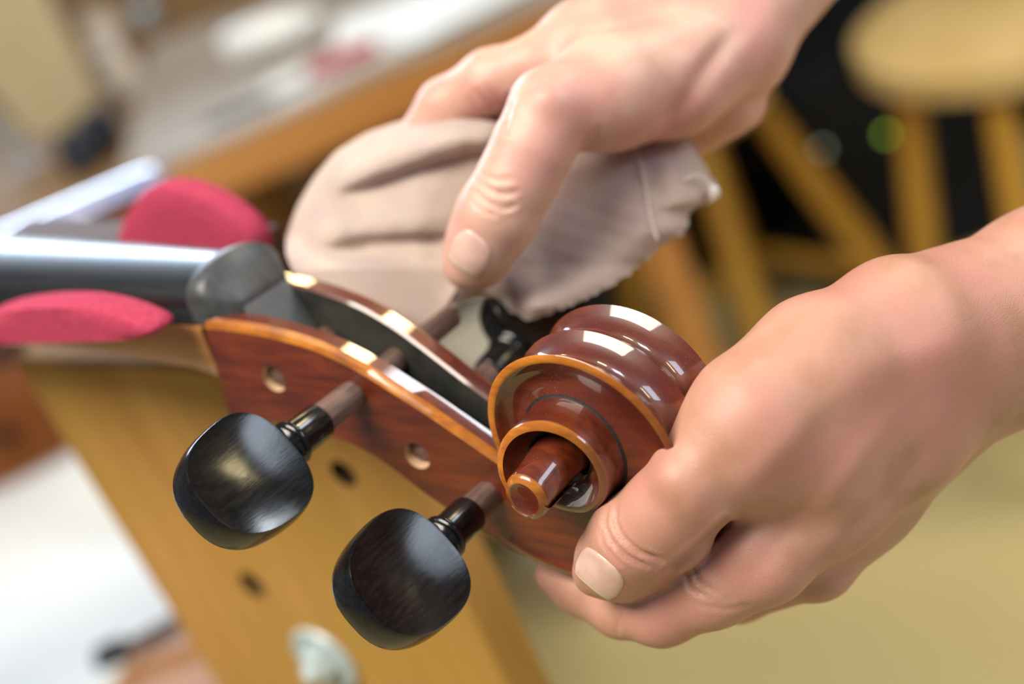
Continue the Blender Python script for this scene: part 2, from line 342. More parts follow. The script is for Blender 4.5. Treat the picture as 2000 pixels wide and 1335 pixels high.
# --- stools
def stool(name, c, h, rz, label, seat_r=.165, rungs=(.16, .30), splay=.055, sq=.105, leg=.021, seat_t=.036):
    t = tag(empty(name, (c[0], c[1], 0)), label, 'stool', 'pine stools on the tan floor'); t.rotation_euler.z = rz
    bm_obj('seat', lathe([(.001, h-seat_t), (seat_r*.9, h-seat_t), (seat_r, h-seat_t+.01), (seat_r, h-.008), (seat_r*.93, h), (.001, h-.004)], 40, cap=False), SEATW, parent=t, smooth=True)
    ends = []
    for k in range(4):
        a = math.pi/4+k*math.pi/2; ca, sa = math.cos(a)*1.414, math.sin(a)*1.414
        top = Vector((ca*sq, sa*sq, h-.03)); bot = Vector((ca*(sq+splay), sa*(sq+splay), 0)); ends.append((top, bot))
        bm_obj('leg', tube([bot, bot.lerp(top, .5), top], [leg*.8, leg*1.1, leg*.85], 14), STOOLW, parent=t, smooth=True)
    for z in rungs:
        for k in range(4):
            a, b = ends[k], ends[(k+1) % 4]; f = z/(h-.03)
            zz = f+.03*(k % 2)
            pa, pb = a[1].lerp(a[0], zz), b[1].lerp(b[0], zz)
            bm_obj('rung', tube([pa, pb], leg*.62, 10), STOOLW, parent=t, smooth=True)
    return t
stool('pine_stool', (.745, 1.65), .63, .10, 'yellow pine stool with pale seat standing clear of the workbench', seat_r=.205, seat_t=.05, rungs=(.16,))
stool('pine_stool', (.375, 1.96), .56, .55, 'yellow pine stool standing close to the workbench end behind the cloth', rungs=(.17,), seat_r=.115, leg=.023, sq=.062, splay=.125)
# --- equipment case with two indicator lamps in the dark
t = tag(empty('amplifier_case', (.74, 2.31, 0)), 'black equipment case with two tiny indicator lamps in the dark', 'case')
bm_obj('case_body', bm_box(.34, .26, .42, (0, 0, .21), .006), BLACKM, parent=t)
LEDG = mk('green_indicator', (.35, .60, .05), rough=.4, emis=2.6); LEDY = mk('pale_indicator', (.35, .37, .26), rough=.4, emis=2.2)
for px, py, m_ in ((1605, 290, LEDY), (1730, 262, LEDG)):
    q = RAY(px, py); pt = CAM+q*2.178/q[1]
    bm_obj('indicator_lamp', lathe([(.005, 0), (.005, .004), (.002, .006)], 12), m_, parent=t, rot=(math.pi/2, 0, 0), loc=tuple(pt-np.array([.74, 2.31, 0])), smooth=True)
# --- pale carton on the floor seen between cloth and scroll
p = onZ(962, 690, .0); p = CAM+RAY(965, 700)*1.95
t = tag(empty('paper_carton', (p[0], p[1], 0)), 'pale beige carton standing on the floor under the workbench end', 'carton')
bm_obj('carton_body', bm_box(.13, .13, p[2]+.05, (0, 0, (p[2]+.05)/2), .003), BEIGE, parent=t, rot=(0, 0, .5))
bm_obj('flap', bm_box(.125, .06, .002, (0, .03, p[2]+.052)), BEIGE, parent=t, rot=(.02, 0, .5))

# --- left lower: white sheet-covered low table, brown drawers, basket
LT = .62
wt = tag(empty('low_table', (-.60, 1.25, 0)), 'low wooden table hidden under white sheets beside the plank', 'table')
bm_obj('table_top', bm_box(.62, .56, .03, (0, 0, LT-.017), .004), REDBR, parent=wt)
for sx in (-1, 1):
    for sy in (-1, 1): bm_obj('leg', bm_box(.05, .05, LT-.03, (sx*.28, sy*.25, (LT-.03)/2)), REDBR, parent=wt)
def sheet(name, c, w_, h_, rz, seed, mat, label):
    r2 = np.random.default_rng(seed); n = 24; ph = r2.uniform(0, 6, 6); V = []
    for i in range(n):
        for j in range(n):
            x, y = (i/(n-1)-.5), (j/(n-1)-.5)
            z = .012+.006*math.sin(7*x+ph[0])*math.cos(5*y+ph[1])+.004*math.sin(13*y+9*x+ph[2])
            V.append((x*w_, y*h_, max(z, .002)))
    nV = len(V); F = grid_faces(n, n)
    V2 = V+[(x, y, z-.0016) for x, y, z in V]; F2 = F+[tuple(nV+i for i in f[::-1]) for f in F]
    rim = [i for i in range(n)]+[i*n+n-1 for i in range(1, n)]+[(n-1)*n+j for j in range(n-2, -1, -1)]+[i*n for i in range(n-2, 0, -1)]
    rim = [j for j in range(n)]+[i*n+n-1 for i in range(1, n)]+[(n-1)*n+j for j in range(n-2, -1, -1)]+[i*n for i in range(n-2, 0, -1)]
    for a, b in zip(rim, rim[1:]+rim[:1]): F2.append((a, b, nV+b, nV+a))
    o = mesh_obj(name, V2, F2, mat); o.location = c; o.rotation_euler.z = rz; return tag(o, label, 'sheet', 'white sheets on the low table')
sheet('white_sheet', (-.49, 1.24, LT), .40, .50, .0, 1, WHITEP, 'crumpled white sheet spread nearest the plank on the low table')
sheet('white_sheet', (-.81, 1.32, LT), .20, .50, .0, 2, WHITEP, 'crumpled white sheet at the outer end of the low table')
t = tag(empty('drawer_chest', (-.62, 1.83, 0)), 'red-brown wooden drawer chest behind the low table', 'chest')
bm_obj('carcass', bm_box(.36, .36, .78, (0, 0, .39), .005), DKBR, parent=t)
for k in range(3):
    dr = bm_obj('drawer', bm_box(.32, .02, .22, (0, -.185, .13+.25*k), .004), REDBR, parent=t)
    bm_obj('knob', lathe([(.006, 0), (.014, .012), (.012, .02)], 14), DKBR, parent=dr, rot=(math.pi/2, 0, 0), loc=(0, -.195, .13+.25*k), smooth=True)
p = onD(372, 1300, .92)
t = tag(empty('wooden_tub', (p[0], p[1], 0)), 'round brown wooden tub with a pale rim beside the plank foot', 'tub')
bm_obj('tub_body', lathe([(.052, 0), (.058, p[2]*.5), (.060, p[2]-.004)], 32), REDBR, parent=t, smooth=True)
bm_obj('tub_rim', lathe([(.060, p[2]-.006), (.062, p[2]), (.056, p[2]+.002), (.055, p[2]-.006)], 32, cap=False), PALEC, parent=t, smooth=True)
bm_obj('tub_lid', lathe([(.001, p[2]-.001), (.0555, p[2]-.001), (.0555, p[2]-.005)], 32, cap=False), DKBR2, parent=t, smooth=True)
p = onD(322, 1226, .95)
t = tag(empty('brush', tuple(p)), 'small dark brush lying on the white sheet edge beside the plank', 'brush')
bm_obj('brush_handle', tube([(-.030, 0, -.002), (0, 0, 0), (.04, .01, .004)], [.004, .005, .003]), DKBR, parent=t, smooth=True)
bm_obj('bristles', bm_box(.022, .018, .010, (-.04, 0, -.002), .002), BLACKM, parent=t)

# ------------------------------------------------------------------ upright plank that carries the neck rest
hd = np.array([cw(Lv)[0], cw(Lv)[1], 0]); hd /= np.linalg.norm(hd)
nb = np.array([-hd[1], hd[0], 0])                                       # points away from the lens
if nb[1] < 0: nb = -nb
TL = onD(22, 702, .62)
def on_board(px, py):
    q = RAY(px, py); return CAM+q*((TL-CAM)@nb)/(q@nb)
RE = on_board(868, 1090); wid = (RE-TL)@hd; ztop = TL[2]
TH = .022
def bw(s, b, z): return TL*np.array([1, 1, 0])+hd*s+nb*b+np.array([0, 0, z])
ORG = bw(wid/2, TH/2, 0)
plank = tag(empty('support_plank', tuple(ORG)), 'golden upright wooden plank with drilled holes and a bolt under the neck rest', 'plank')
holes = []
for px, py, r_ in ((492, 1142, .0074), (670, 925, .0062)):
    p = on_board(px, py); holes.append(((p-TL)@hd, p[2], r_))
# front face with real drilled holes (grid of quads around each hole via boolean)
bm = bm_box(wid, TH, ztop, (0, 0, ztop/2), .003, 2)
pb = bm_obj('board', bm, [WOODB, DARKHOLE], parent=plank, rot=(0, 0, math.atan2(hd[1], hd[0])))
cut = bmesh.new()
for s, z, r_ in holes:
    c_ = lathe([(r_, -.03), (r_, .03)], 24, axis='y')
    me_ = bpy.data.meshes.new('tmp'); bmesh.ops.translate(c_, vec=(s-wid/2, -TH/2, z), verts=c_.verts); c_.to_mesh(me_); c_.free(); cut.from_mesh(me_); bpy.data.meshes.remove(me_)
bmesh.ops.recalc_face_normals(cut, faces=cut.faces)
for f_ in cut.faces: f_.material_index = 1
def boolean_cut(ob, cutbm, mats):
    me_ = bpy.data.meshes.new('cutter'); cutbm.to_mesh(me_); cutbm.free()
    for m_ in mats: me_.materials.append(m_)
    co = bpy.data.objects.new('cutter', me_); COL.objects.link(co); co.matrix_world = Matrix.Identity(4)
    par, mw, lb = ob.parent, ob.matrix_world.copy(), ob.matrix_basis.copy()
    ob.parent = None; ob.matrix_world = Matrix.Identity(4)
    md = ob.modifiers.new('b', 'BOOLEAN'); md.object = co; md.operation = 'DIFFERENCE'; md.solver = 'EXACT'
    bpy.context.view_layer.update()
    dg = bpy.context.evaluated_depsgraph_get(); nm = bpy.data.meshes.new_from_object(ob.evaluated_get(dg))
    ob.modifiers.clear(); old = ob.data; ob.data = nm; bpy.data.meshes.remove(old)
    bpy.data.objects.remove(co); bpy.data.meshes.remove(me_)
    ob.parent = par; ob.matrix_parent_inverse = Matrix.Identity(4); ob.matrix_basis = lb
boolean_cut(pb, cut, [WOODB, DARKHOLE])
p = on_board(636, 1285); s, z = (p-TL)@hd, p[2]
rotb = math.atan2(hd[1], hd[0])
def bolt_part(name, prof, mat, n=40):
    c_ = lathe(prof, n, axis='y'); return bm_obj(name, c_, mat, parent=plank, rot=(0, 0, rotb), loc=tuple(bw(s, 0, z)-ORG), smooth=True)
bolt_part('washer', [(.0042, .001), (.0176, .001), (.0180, -.0008), (.0172, -.0022), (.0042, -.0022)], ZINC)
bolt_part('bolt_head', [(.0090, -.002), (.0094, -.0040), (.0088, -.0085), (.0068, -.0095), (.0001, -.0098)], ZINC, 6)
bolt_part('bolt_tip', [(.0042, -.009), (.0042, -.0125), (.0034, -.0135), (.0001, -.0135)], ZINC, 20)

# ------------------------------------------------------------------ the cello
cello = tag(empty('cello', mat=CELLO), 'red-brown varnished cello neck with scroll, pegbox and black fingerboard resting on crimson felt', 'cello')
def hw(l): return float(np.interp(l, [-10, 0, 75, 100, 160], [18.5, 18, 12.3, 11.5, 11.5]))
def smooth_poly(pts, n, it=30):
    p = np.array(pts, float); s = np.r_[0, np.cumsum(np.linalg.norm(np.diff(p, axis=0), axis=1))]
    t = np.linspace(0, s[-1], n); q = np.stack([np.interp(t, s, p[:, k]) for k in range(p.shape[1])], 1)
    for _ in range(it): q[1:-1] = .5*q[1:-1]+.25*(q[:-2]+q[2:])
    return q
Tc = smooth_poly([(-1, .6), (20, -.9), (39, -5), (52, -11), (64, -18.8), (79, -29), (95, -40), (108, -50)], 56, 12)
Bc = smooth_poly([(-5, -35.5), (18, -35.6), (35, -39), (48.3, -43.6), (55.5, -49), (62.8, -55.6), (70.6, -61), (81, -68), (89.8, -72.6), (98, -75.3), (109.6, -76.4), (121, -75.5)], 56, 6)
V, MI = [], []; NS = 56
for i in range(NS):
    T, B = Tc[i], Bc[i]; e = (B-T)/np.linalg.norm(B-T); h = hw(T[0]*.7+B[0]*.3); wl = 7.6
    fr = np.interp(i/NS, [0, .55, .85, 1], [.80, .76, .45, .15]); Fp = T+(B-T)*fr
    hp = [(B, h-3.0), (B-e*2.0, h), (T+e*2.7, h), (T+e*1.1, h-.8), (T, h-2.4), (T, h-wl+.8), (T+e*.8, h-wl), (Fp, h-wl)]
    ring = [(p[0], w, p[1]) for p, w in hp]; ring += [(l, -w, u) for l, w, u in ring[::-1]]
    V += [q3(*r) for r in ring]
segm = [1, 0, 1, 1, 0, 0, 2]; segm = segm+[2]+segm[::-1]+[0]
F = grid_faces(NS, 16, False, True); midx = [segm[j] for i in range(NS-1) for j in range(16)]
# end walls: solid at nut and at scroll
F.append([5, 6, 7, 8, 9, 10]); midx.append(2)
F.append([0, 1, 2, 3, 4, 5, 10, 11, 12, 13, 14, 15]); midx.append(0)
b0 = (NS-1)*16
F.append([b0+k for k in range(16)]); midx.append(0)
# thicken end wall at the nut: F first polygon splits with the U outline
F[-3] = [5, 6, 7, 8, 9, 10]
pegbox = mesh_obj('pegbox', V, F, [VARN, VEDGE, PBLACK, PALEWD], parent=cello, midx=midx, auto=28)
PEG = [dict(p=(48.6, -22.1), c=61.5, s=1), dict(p=(87.3, -52.0), c=53.5, s=1), dict(p=(19.6, -18.5), c=-59, s=-1), dict(p=(65.2, -41.5), c=-58, s=-1)]
far_t = onplane(1003, 676, -45)                        # second far peg leans a little
PEG[3]['dir'] = (far_t-np.array([65.2, 13, -41.5]))/58.0
cut = bmesh.new()
for g in PEG:
    c_ = bmesh.new(); dv = g.get('dir', np.array([0, -1., 0])); o0 = np.array([g['p'][0], 13 if 'dir' in g else 0, g['p'][1]])
    a_ = Vector(q3(*(o0+dv*60))); b_ = Vector(q3(*(o0-dv*60)))
    tube([a_, b_], .0043, 28, c_)
    me_ = bpy.data.meshes.new('tmp'); c_.to_mesh(me_); c_.free(); cut.from_mesh(me_); bpy.data.meshes.remove(me_)
bmesh.ops.recalc_face_normals(cut, faces=cut.faces)
for f_ in cut.faces: f_.material_index = 3
boolean_cut(pegbox, cut, [VARN, VEDGE, PBLACK, PALEWD])
pegbox.data.set_sharp_from_angle(angle=math.radians(28))

# scroll: spiral rim (theta 0 = throat side, 90 = top, 180 = front, 270 = back of the box)
SC = (120.5, -30.5)
th_k = [-860, -560, -480, -450, -420, -360, -270, -180, -90, 0, 45, 90, 135, 180, 225, 270, 300, 330]
r_k = [6.2, 6.4, 8.4, 10.8, 12.0, 12.9, 13.4, 15.4, 18.6, 23, 25.6, 27.4, 30.3, 33.6, 38.6, 44.6, 48.8, 53]
h_k = [33, 33, 32.4, 31.6, 30.4, 28, 24, 20.5, 17.5, 15, 14.2, 14, 13.8, 13.2, 12.4, 11.8, 11.6, 11.5]
def rr(t): return float(np.interp(t, th_k, r_k))
def hh(t): return float(np.interp(t, th_k, h_k))
_tt = np.arange(-900, 400, 2.0)
def _sm(k, it=60):
    y = np.interp(_tt, th_k, k)
    for _ in range(it): y[1:-1] = .5*y[1:-1]+.25*(y[:-2]+y[2:])
    return y
_R, _H = _sm(r_k), _sm(h_k)
def rr(t): return float(np.interp(t, _tt, _R))
def hh(t): return float(np.interp(t, _tt, _H))
def sp(t, r, w): a = math.radians(t); return q3(SC[0]-r*math.cos(a), w, SC[1]+r*math.sin(a))
def floor_pts(t, side, n=8):
    """from rim inner edge to the wall of the next turn"""
    ro, h = rr(t)-2.4, hh(t)+.35; ri = rr(t-360)+.9
    if t > -60:
        yb = float(np.interp(t, [-60, 0, 180, 240, 330], [12.6, 12.2, 12.4, 11.9, 11.5])); dip = float(np.interp(t, [-60, 0, 170, 230, 330], [2.2, 2.0, 1.8, .2, .0]))
    else:
        yb = hh(t)-float(np.interp(t, [-480, -380, -200, -60], [4.5, 6.5, 6.0, 4.0])); dip = 1.0
    out = []
    for k in range(n):
        f = [0, .12, .28, .46, .64, .82, .96, 1][k]; out.append((ro+(ri-ro)*f, h+(yb-h)*f**.8-dip*math.sin(math.pi*f)))
    out.append((ri-.5, yb+.35))
    return out
V, F, MI = [], [], []
def add_strip(profs, mats, close=False):
    b = len(V); nu, nv = len(profs), len(profs[0])
    for p in profs: V.extend(p)
    for i in range(nu-1):
        for j in range(nv-1):
            F.append((b+i*nv+j, b+(i+1)*nv+j, b+(i+1)*nv+j+1, b+i*nv+j+1)); MI.append(mats[j])
for side in (1, -1):
    pr = []
    for t in np.arange(-46, 331, 3.0):
        r, h = rr(t), hh(t); P_ = []
        for k in range(9):                                # fluted back: spine (w=0) to rim
            f = k/8.; w = h*f
            fl = 4.3*math.sin(math.pi*f)**.75
            P_.append(sp(t, r-.35*(1-f)-fl, side*w))
        P_ += [sp(t, r-.25, side*(h+.25)), sp(t, r-2.0, side*(h+.55))]
        P_ += [sp(t, a, side*y) for a, y in floor_pts(t, side)]
        pr.append(P_)
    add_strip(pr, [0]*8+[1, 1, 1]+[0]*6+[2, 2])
    pr = []
    for t in np.arange(-486, 1, 3.0):                     # inner turns: wall, rim, hollow
        r, h = rr(t), hh(t)
        y0 = float(np.interp(t+360, [-60, 0, 180, 240, 330], [12.6, 12.2, 12.4, 11.9, 11.5])) if t+360 > -60 else 15
        yb = min(y0, h-3)
        P_ = [sp(t, r+.9, side*(yb-.6)), sp(t, r+.3, side*(yb+.8)), sp(t, r-.1, side*(yb*.6+h*.4)), sp(t, r-.1, side*(h-.9)), sp(t, r-.3, side*(h-.2)), sp(t, r-1.2, side*(h+.35)), sp(t, r-2.2, side*(h+.35))]
        P_ += [sp(t, a, side*y) for a, y in floor_pts(t, side)]
        pr.append(P_)
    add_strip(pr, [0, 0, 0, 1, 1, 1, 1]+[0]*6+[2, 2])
    # eye: tapered boss with a chamfered, slightly hollow button
    prof = [(7.6, 10, 120.0, -31.0), (7.0, 16, 119.9, -31.3), (6.5, 22, 119.6, -32.2), (6.2, 27, 119.2, -33.4), (6.25, 30.5, 118.9, -34.3), (6.3, 31.7, 118.8, -34.6), (5.9, 32.6, 118.7, -34.8), (4.7, 33.2, 118.6, -34.9), (4.3, 32.8, 118.6, -34.9), (2.5, 32.3, 118.6, -34.9), (.05, 32.1, 118.6, -34.9)]
    pr = [[q3(cl+r*math.cos(a), side*y, cu_+r*1.06*math.sin(a)) for r, y, cl, cu_ in prof] for a in np.linspace(0, 2*math.pi, 41)]
    add_strip(pr, [0, 0, 0, 0, 0, 1, 1, 1, 0, 0])
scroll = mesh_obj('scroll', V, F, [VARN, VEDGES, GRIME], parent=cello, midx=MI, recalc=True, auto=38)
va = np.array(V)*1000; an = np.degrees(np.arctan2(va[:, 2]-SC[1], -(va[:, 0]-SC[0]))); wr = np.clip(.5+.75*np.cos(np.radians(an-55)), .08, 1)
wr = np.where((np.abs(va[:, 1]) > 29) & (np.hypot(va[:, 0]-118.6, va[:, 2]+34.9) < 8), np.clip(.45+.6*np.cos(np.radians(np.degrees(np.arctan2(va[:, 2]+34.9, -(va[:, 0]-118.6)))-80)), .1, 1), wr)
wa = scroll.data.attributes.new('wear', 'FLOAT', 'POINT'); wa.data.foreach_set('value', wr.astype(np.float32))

# nut, fingerboard, neck
def arch(w, W_, base, top): return base+(top-base)*math.sqrt(max(0., 1-(w/W_)**2))**.9
def extr(name, sections, mat, auto=35):
    n = len(sections[0]); V = [q3(*p) for s_ in sections for p in s_]
    F = grid_faces(len(sections), n, False, True); F.append(list(range(n))); F.append([(len(sections)-1)*n+k for k in range(n)])
    return mesh_obj(name, V, F, mat, parent=cello, auto=auto)
def fb_sec(l, W_, base, top, bot, n=21):
    ws = np.cos(np.linspace(math.pi, 0, n))*W_
    return [(l, w, arch(w, W_, base, top)) for w in ws]+[(l, W_*.97, bot), (l, -W_*.97, bot)]
extr('nut', [fb_sec(l, W_, b_, t_, -2.0) for l, W_, b_, t_ in ((-7.5, 16.8, 4.5, 12.6), (-6.8, 17.0, 6.0, 14.4), (-3.0, 17.0, 6.2, 15.2), (-.3, 17.0, 5.6, 14.9), (.8, 16.6, 4.8, 14.2), (8.6, 10.2, 3.0, 4.4), (9.0, 9.9, 1.0, 1.6))], NUTEB)
V = [q3(l, w, u) for w in (9.8, -9.8) for l, u in ((-2, 1.0), (9.0, 1.6), (15.9, -15.4), (20, -28), (-2, -28))]
mesh_obj('end_block', V, grid_faces(2, 5, False, True)+[list(range(5)), list(range(5, 10))], mk('grey_painted_wood', (.105, .108, .112), (.14, .142, .145), scale=(90, 90, 90), rough=.5), parent=cello, smooth=False)
extr('fingerboard', [fb_sec(l, np.interp(l, [-330, -7.5], [24, 16.8]), 4.2, np.interp(l, [-330, -7.5], [14.0, 12.2]), -2.6) for l in (-330, -250, -160, -80, -7.4)], FBEB)
secs = []
for l, W_, dp in ((-330, 19, 24), (-200, 18, 23), (-80, 17, 22), (-25, 17, 23), (-12, 17.4, 26), (-4, 17.9, 33)):
    secs.append([(l, W_*math.cos(a), -2.6-dp*math.sin(a)**.8) for a in np.linspace(0, math.pi, 19)])
extr('neck', secs, NECKW)

# tuning pegs
def frame_from(dv):
    z = np.array(dv)/np.linalg.norm(dv); v = np.array([0., .04, 1.]); v = np.array([v@Lv, v@Wv, v@Uv])
    n = v-z*(v@z); n /= np.linalg.norm(n); b = np.cross(n, z); return z, n, b
def peg(g):
    base = np.array([g['p'][0], 0., g['p'][1]]); dv = np.array([0, 1., 0])*g['s']
    if 'dir' in g: base = np.array([65.2, 13, -41.5]); dv = g['dir']; c = base+dv*(58+13+3)
    else: c = base+dv*abs(g['c'])
    z, n, b = frame_from(dv)
    def X(a, bb, nn): return q3(*(c+z*a+b*bb+n*nn))
    V, F, MIp = [], [], []
    NA = 56; rings = [(s_, 3.4+2.5*s_**2) for s_ in (0., .12, .24, .36, .48, .6, .72, .82, .9, .945)]+[(.965, 5.75), (.98, 5.3), (.998, 4.0), (1.01, 2.1), (1.015, 0)]
    rings = rings+[(s_, -h_) for s_, h_ in rings[-2::-1]]
    for s_, h_ in rings:
        for k in range(NA):
            a = 2*math.pi*k/NA; ca, sa = math.cos(a), math.sin(a)
            e = 2.55; ax = math.copysign(abs(ca)**(2/e), ca)*17.0; bx = math.copysign(abs(sa)**(2/e), sa)*16.6
            bx *= 1-.09*(ax/17.0)                         # a little broader towards the collar
            V.append(X(ax*s_, bx*s_, h_))
    F = grid_faces(len(rings), NA, False, True)
    # turned collar and beads
    prof = [(3.5, -13.5), (4.6, -15.2), (5.6, -16.6), (6.5, -17.2), (6.9, -18.0), (6.5, -18.8), (5.9, -19.2), (6.5, -19.7), (6.75, -20.4), (6.4, -21.1), (5.7, -21.6), (5.55, -24), (5.45, -31.6), (5.2, -32.2), (4.6, -32.4)]
    b0 = len(V); nl = 32
    for r, a in prof:
        for k in range(nl): V.append(X(a, r*math.cos(2*math.pi*k/nl), r*math.sin(2*math.pi*k/nl)))
    F += [tuple(b0+i for i in f) for f in grid_faces(len(prof), nl, False, True)]
    o = mesh_obj('tuning_peg', V, F, EBONY, parent=cello, auto=50)
    # tapered raw shaft through both cheeks
    V2 = []; h0 = hw(g['p'][0])
    tip = -(abs(g['c'])+h0-1.6) if 'dir' not in g else -(74-1.6)
    if g['p'][0] == 48.6: tip = -(abs(g['c'])+h0+21)
    if g['p'][0] == 87.3: tip = -(abs(g['c'])+h0+1)
    pf = [(4.55, -32.0), (4.1, (tip-32)/2), (3.75, tip+.6), (3.2, tip), (.05, tip)]
    for r, a in pf:
        for k in range(24): V2.append(X(a, r*math.cos(2*math.pi*k/24), r*math.sin(2*math.pi*k/24)))
    mesh_obj('peg_shaft', V2, grid_faces(len(pf), 24, False, True), SHAFT, parent=o, auto=50)
for g in PEG: peg(g)

# ------------------------------------------------------------------ padded neck rest on the plank
rest = tag(empty('neck_rest', tuple(ORG*np.array([1, 1, 0])+np.array([0, 0, ztop]))), 'padded neck rest with two crimson felt cheeks on top of the plank', 'neck rest')
RO = np.array(rest.location)
def cel_w(l, w, u): return cam2w(cello_cam(l, w, u))
def pad(pxs, d, th, name, tilt=0.0, wn=None):
    """felt pad: outline pushed back by th (mm) along the cello's cross direction"""
    pts = []
    for px, py in pxs:
        p = onplane(px, py, d); pts.append((p[0], p[2]))
    pts = smooth_poly(pts+[pts[0]], 64, 10)[:-1]; cen = pts.mean(0)
    V = []
    lay = [(.0, .0), (.55, 0), (.90, .0), (.97, .10), (1.0, .35), (1.0, .65), (.97, .90), (.90, 1.0), (.55, 1.), (0, 1.)]
    for s_, f in lay:
        for p in pts:
            q = cen+(p-cen)*s_; V.append(cel_w(q[0], d-th*f, q[1])-RO)
    return mesh_obj(name, V, grid_faces(len(lay), len(pts), False, True), FELT, parent=rest, auto=60)
pad([(222, 470), (236, 425), (262, 378), (300, 361), (345, 364), (400, 384), (455, 420), (490, 450), (510, 475), (480, 560), (250, 560)], -34, 11, 'felt_pad')
pad([(-60, 640), (-40, 612), (60, 597), (150, 597), (230, 615), (290, 640), (322, 658), (260, 668), (100, 672), (-60, 676)], 34, 12, 'felt_pad')
V = [cel_w(l, w, u)-RO for l in (-190, -44) for w, u in ((-12, -27.5), (-33, -27.5), (-33, -4), (-60, -4), (-60, -36), (-12, -34))]
mesh_obj('rest_block', V, grid_faces(2, 6, False, True)+[list(range(6)), list(range(6, 12))], DKBR, parent=rest, smooth=False)

# ------------------------------------------------------------------ hands: one continuous surface each, blended from tapered limbs
def surface_nets(Fv, org, h):
    S = Fv < 0; nx, ny, nz = Fv.shape
    c = [Fv[i:nx-1+i, j:ny-1+j, k:nz-1+k] for i in (0, 1) for j in (0, 1) for k in (0, 1)]
    cs = sum((x < 0).astype(np.int8) for x in c); mask = (cs > 0) & (cs < 8)
    ii = np.argwhere(mask); idx = -np.ones(mask.shape, np.int64); idx[mask] = np.arange(len(ii))
    cv = np.stack([x[mask] for x in c], 1); off = np.array([(i, j, k) for i in (0, 1) for j in (0, 1) for k in (0, 1)], float)
    acc = np.zeros((len(ii), 3)); cnt = np.zeros(len(ii))
    for a in range(8):
        for b in range(a+1, 8):
            if np.abs(off[a]-off[b]).sum() != 1: continue
            fa, fb = cv[:, a], cv[:, b]; x = (fa < 0) != (fb < 0)
            t = np.where(x, fa/np.where(fa-fb == 0, 1, fa-fb), 0)
            acc += x[:, None]*(off[a]+t[:, None]*(off[b]-off[a])); cnt += x
    V = org+h*(ii+acc/cnt[:, None]); faces = []
    for ax in range(3):
        o1, o2 = [(1, 2), (2, 0), (0, 1)][ax]
        sl0 = [slice(None)]*3; sl1 = [slice(None)]*3; sl0[ax] = slice(0, -1); sl1[ax] = slice(1, None)
        A, B = S[tuple(sl0)], S[tuple(sl1)]; X = np.argwhere(A != B)
        ok = (X[:, o1] > 0) & (X[:, o2] > 0) & (X[:, o1] < Fv.shape[o1]-1) & (X[:, o2] < Fv.shape[o2]-1); X = X[ok]
        e1 = np.zeros(3, int); e1[o1] = 1; e2 = np.zeros(3, int); e2[o2] = 1
        q = np.stack([idx[tuple((X-e1-e2).T)], idx[tuple((X-e2).T)], idx[tuple(X.T)], idx[tuple((X-e1).T)]], 1)
        flip = ~A[tuple(X.T)]; q[flip] = q[flip][:, ::-1]; faces.append(q)
    return V, np.concatenate(faces)
class Field:
    def __init__(self, lo, hi, h):
        self.h = h; self.lo = np.array(lo, float); n = np.ceil((np.array(hi)-self.lo)/h).astype(int)+1; self.n = n
        self.ax = [(self.lo[i]+h*np.arange(n[i])).astype(np.float32) for i in range(3)]
    def blank(self): return np.full(self.n, 60.0, np.float32)
    def limb(self, G, a, ra, b, rb, k, pad=14):
        lo = np.minimum(a-ra, b-rb)-pad; hi = np.maximum(a+ra, b+rb)+pad
        i0 = np.clip(((lo-self.lo)/self.h).astype(int), 0, self.n); i1 = np.clip(((hi-self.lo)/self.h).astype(int)+1, 0, self.n)
        if (i1 <= i0).any(): return
        sl = tuple(slice(i0[i], i1[i]) for i in range(3))
        X = self.ax[0][sl[0]][:, None, None]; Y = self.ax[1][sl[1]][None, :, None]; Z = self.ax[2][sl[2]][None, None, :]
        ab = (b-a).astype(np.float32); L2 = float(ab@ab)+1e-6
        t = np.clip(((X-a[0])*ab[0]+(Y-a[1])*ab[1]+(Z-a[2])*ab[2])/L2, 0, 1)
        d = np.sqrt((X-a[0]-t*ab[0])**2+(Y-a[1]-t*ab[1])**2+(Z-a[2]-t*ab[2])**2)-(ra+t*(rb-ra))
        g = G[sl]; G[sl] = smin(g, d, k)
def smin(a, b, k):
    hh_ = np.clip(.5+.5*(b-a)/k, 0, 1); return b+(a-b)*hh_-k*hh_*(1-hh_)
def node(n): return P(n[0], n[1], n[2]), n[3]*n[2]/FPX
def chain(Fd, G, nodes, k):
    ns = [node(n) for n in nodes]
    for (a, ra), (b, rb) in zip(ns, ns[1:]): Fd.limb(G, a, ra, b, rb, k)
def polydist(px, py, line):
    d = np.full(len(px), 1e9); P2 = np.stack([px, py], 1); L_ = np.array(line, float)
    for a, b in zip(L_, L_[1:]):
        ab = b-a; t = np.clip(((P2-a)@ab)/(ab@ab), 0, 1); d = np.minimum(d, np.linalg.norm(P2-a-t[:, None]*ab, axis=1))
    return d
def vnormals(V, F):
    n = np.zeros_like(V); fn = np.cross(V[F[:, 2]]-V[F[:, 0]], V[F[:, 3]]-V[F[:, 1]])
    for k in range(4): np.add.at(n, F[:, k], fn)
    return n/np.maximum(np.linalg.norm(n, axis=1), 1e-9)[:, None]
def relax(V, F, it, lam=.5):
    E = np.unique(np.sort(np.concatenate([F[:, [0, 1]], F[:, [1, 2]], F[:, [2, 3]], F[:, [3, 0]]]), axis=1), axis=0)
    deg = np.bincount(E.ravel(), minlength=len(V))[:, None]
    for _ in range(it):
        s_ = np.zeros_like(V); np.add.at(s_, E[:, 0], V[E[:, 1]]); np.add.at(s_, E[:, 1], V[E[:, 0]]); V = V+lam*(s_/np.maximum(deg, 1)-V)
    return V
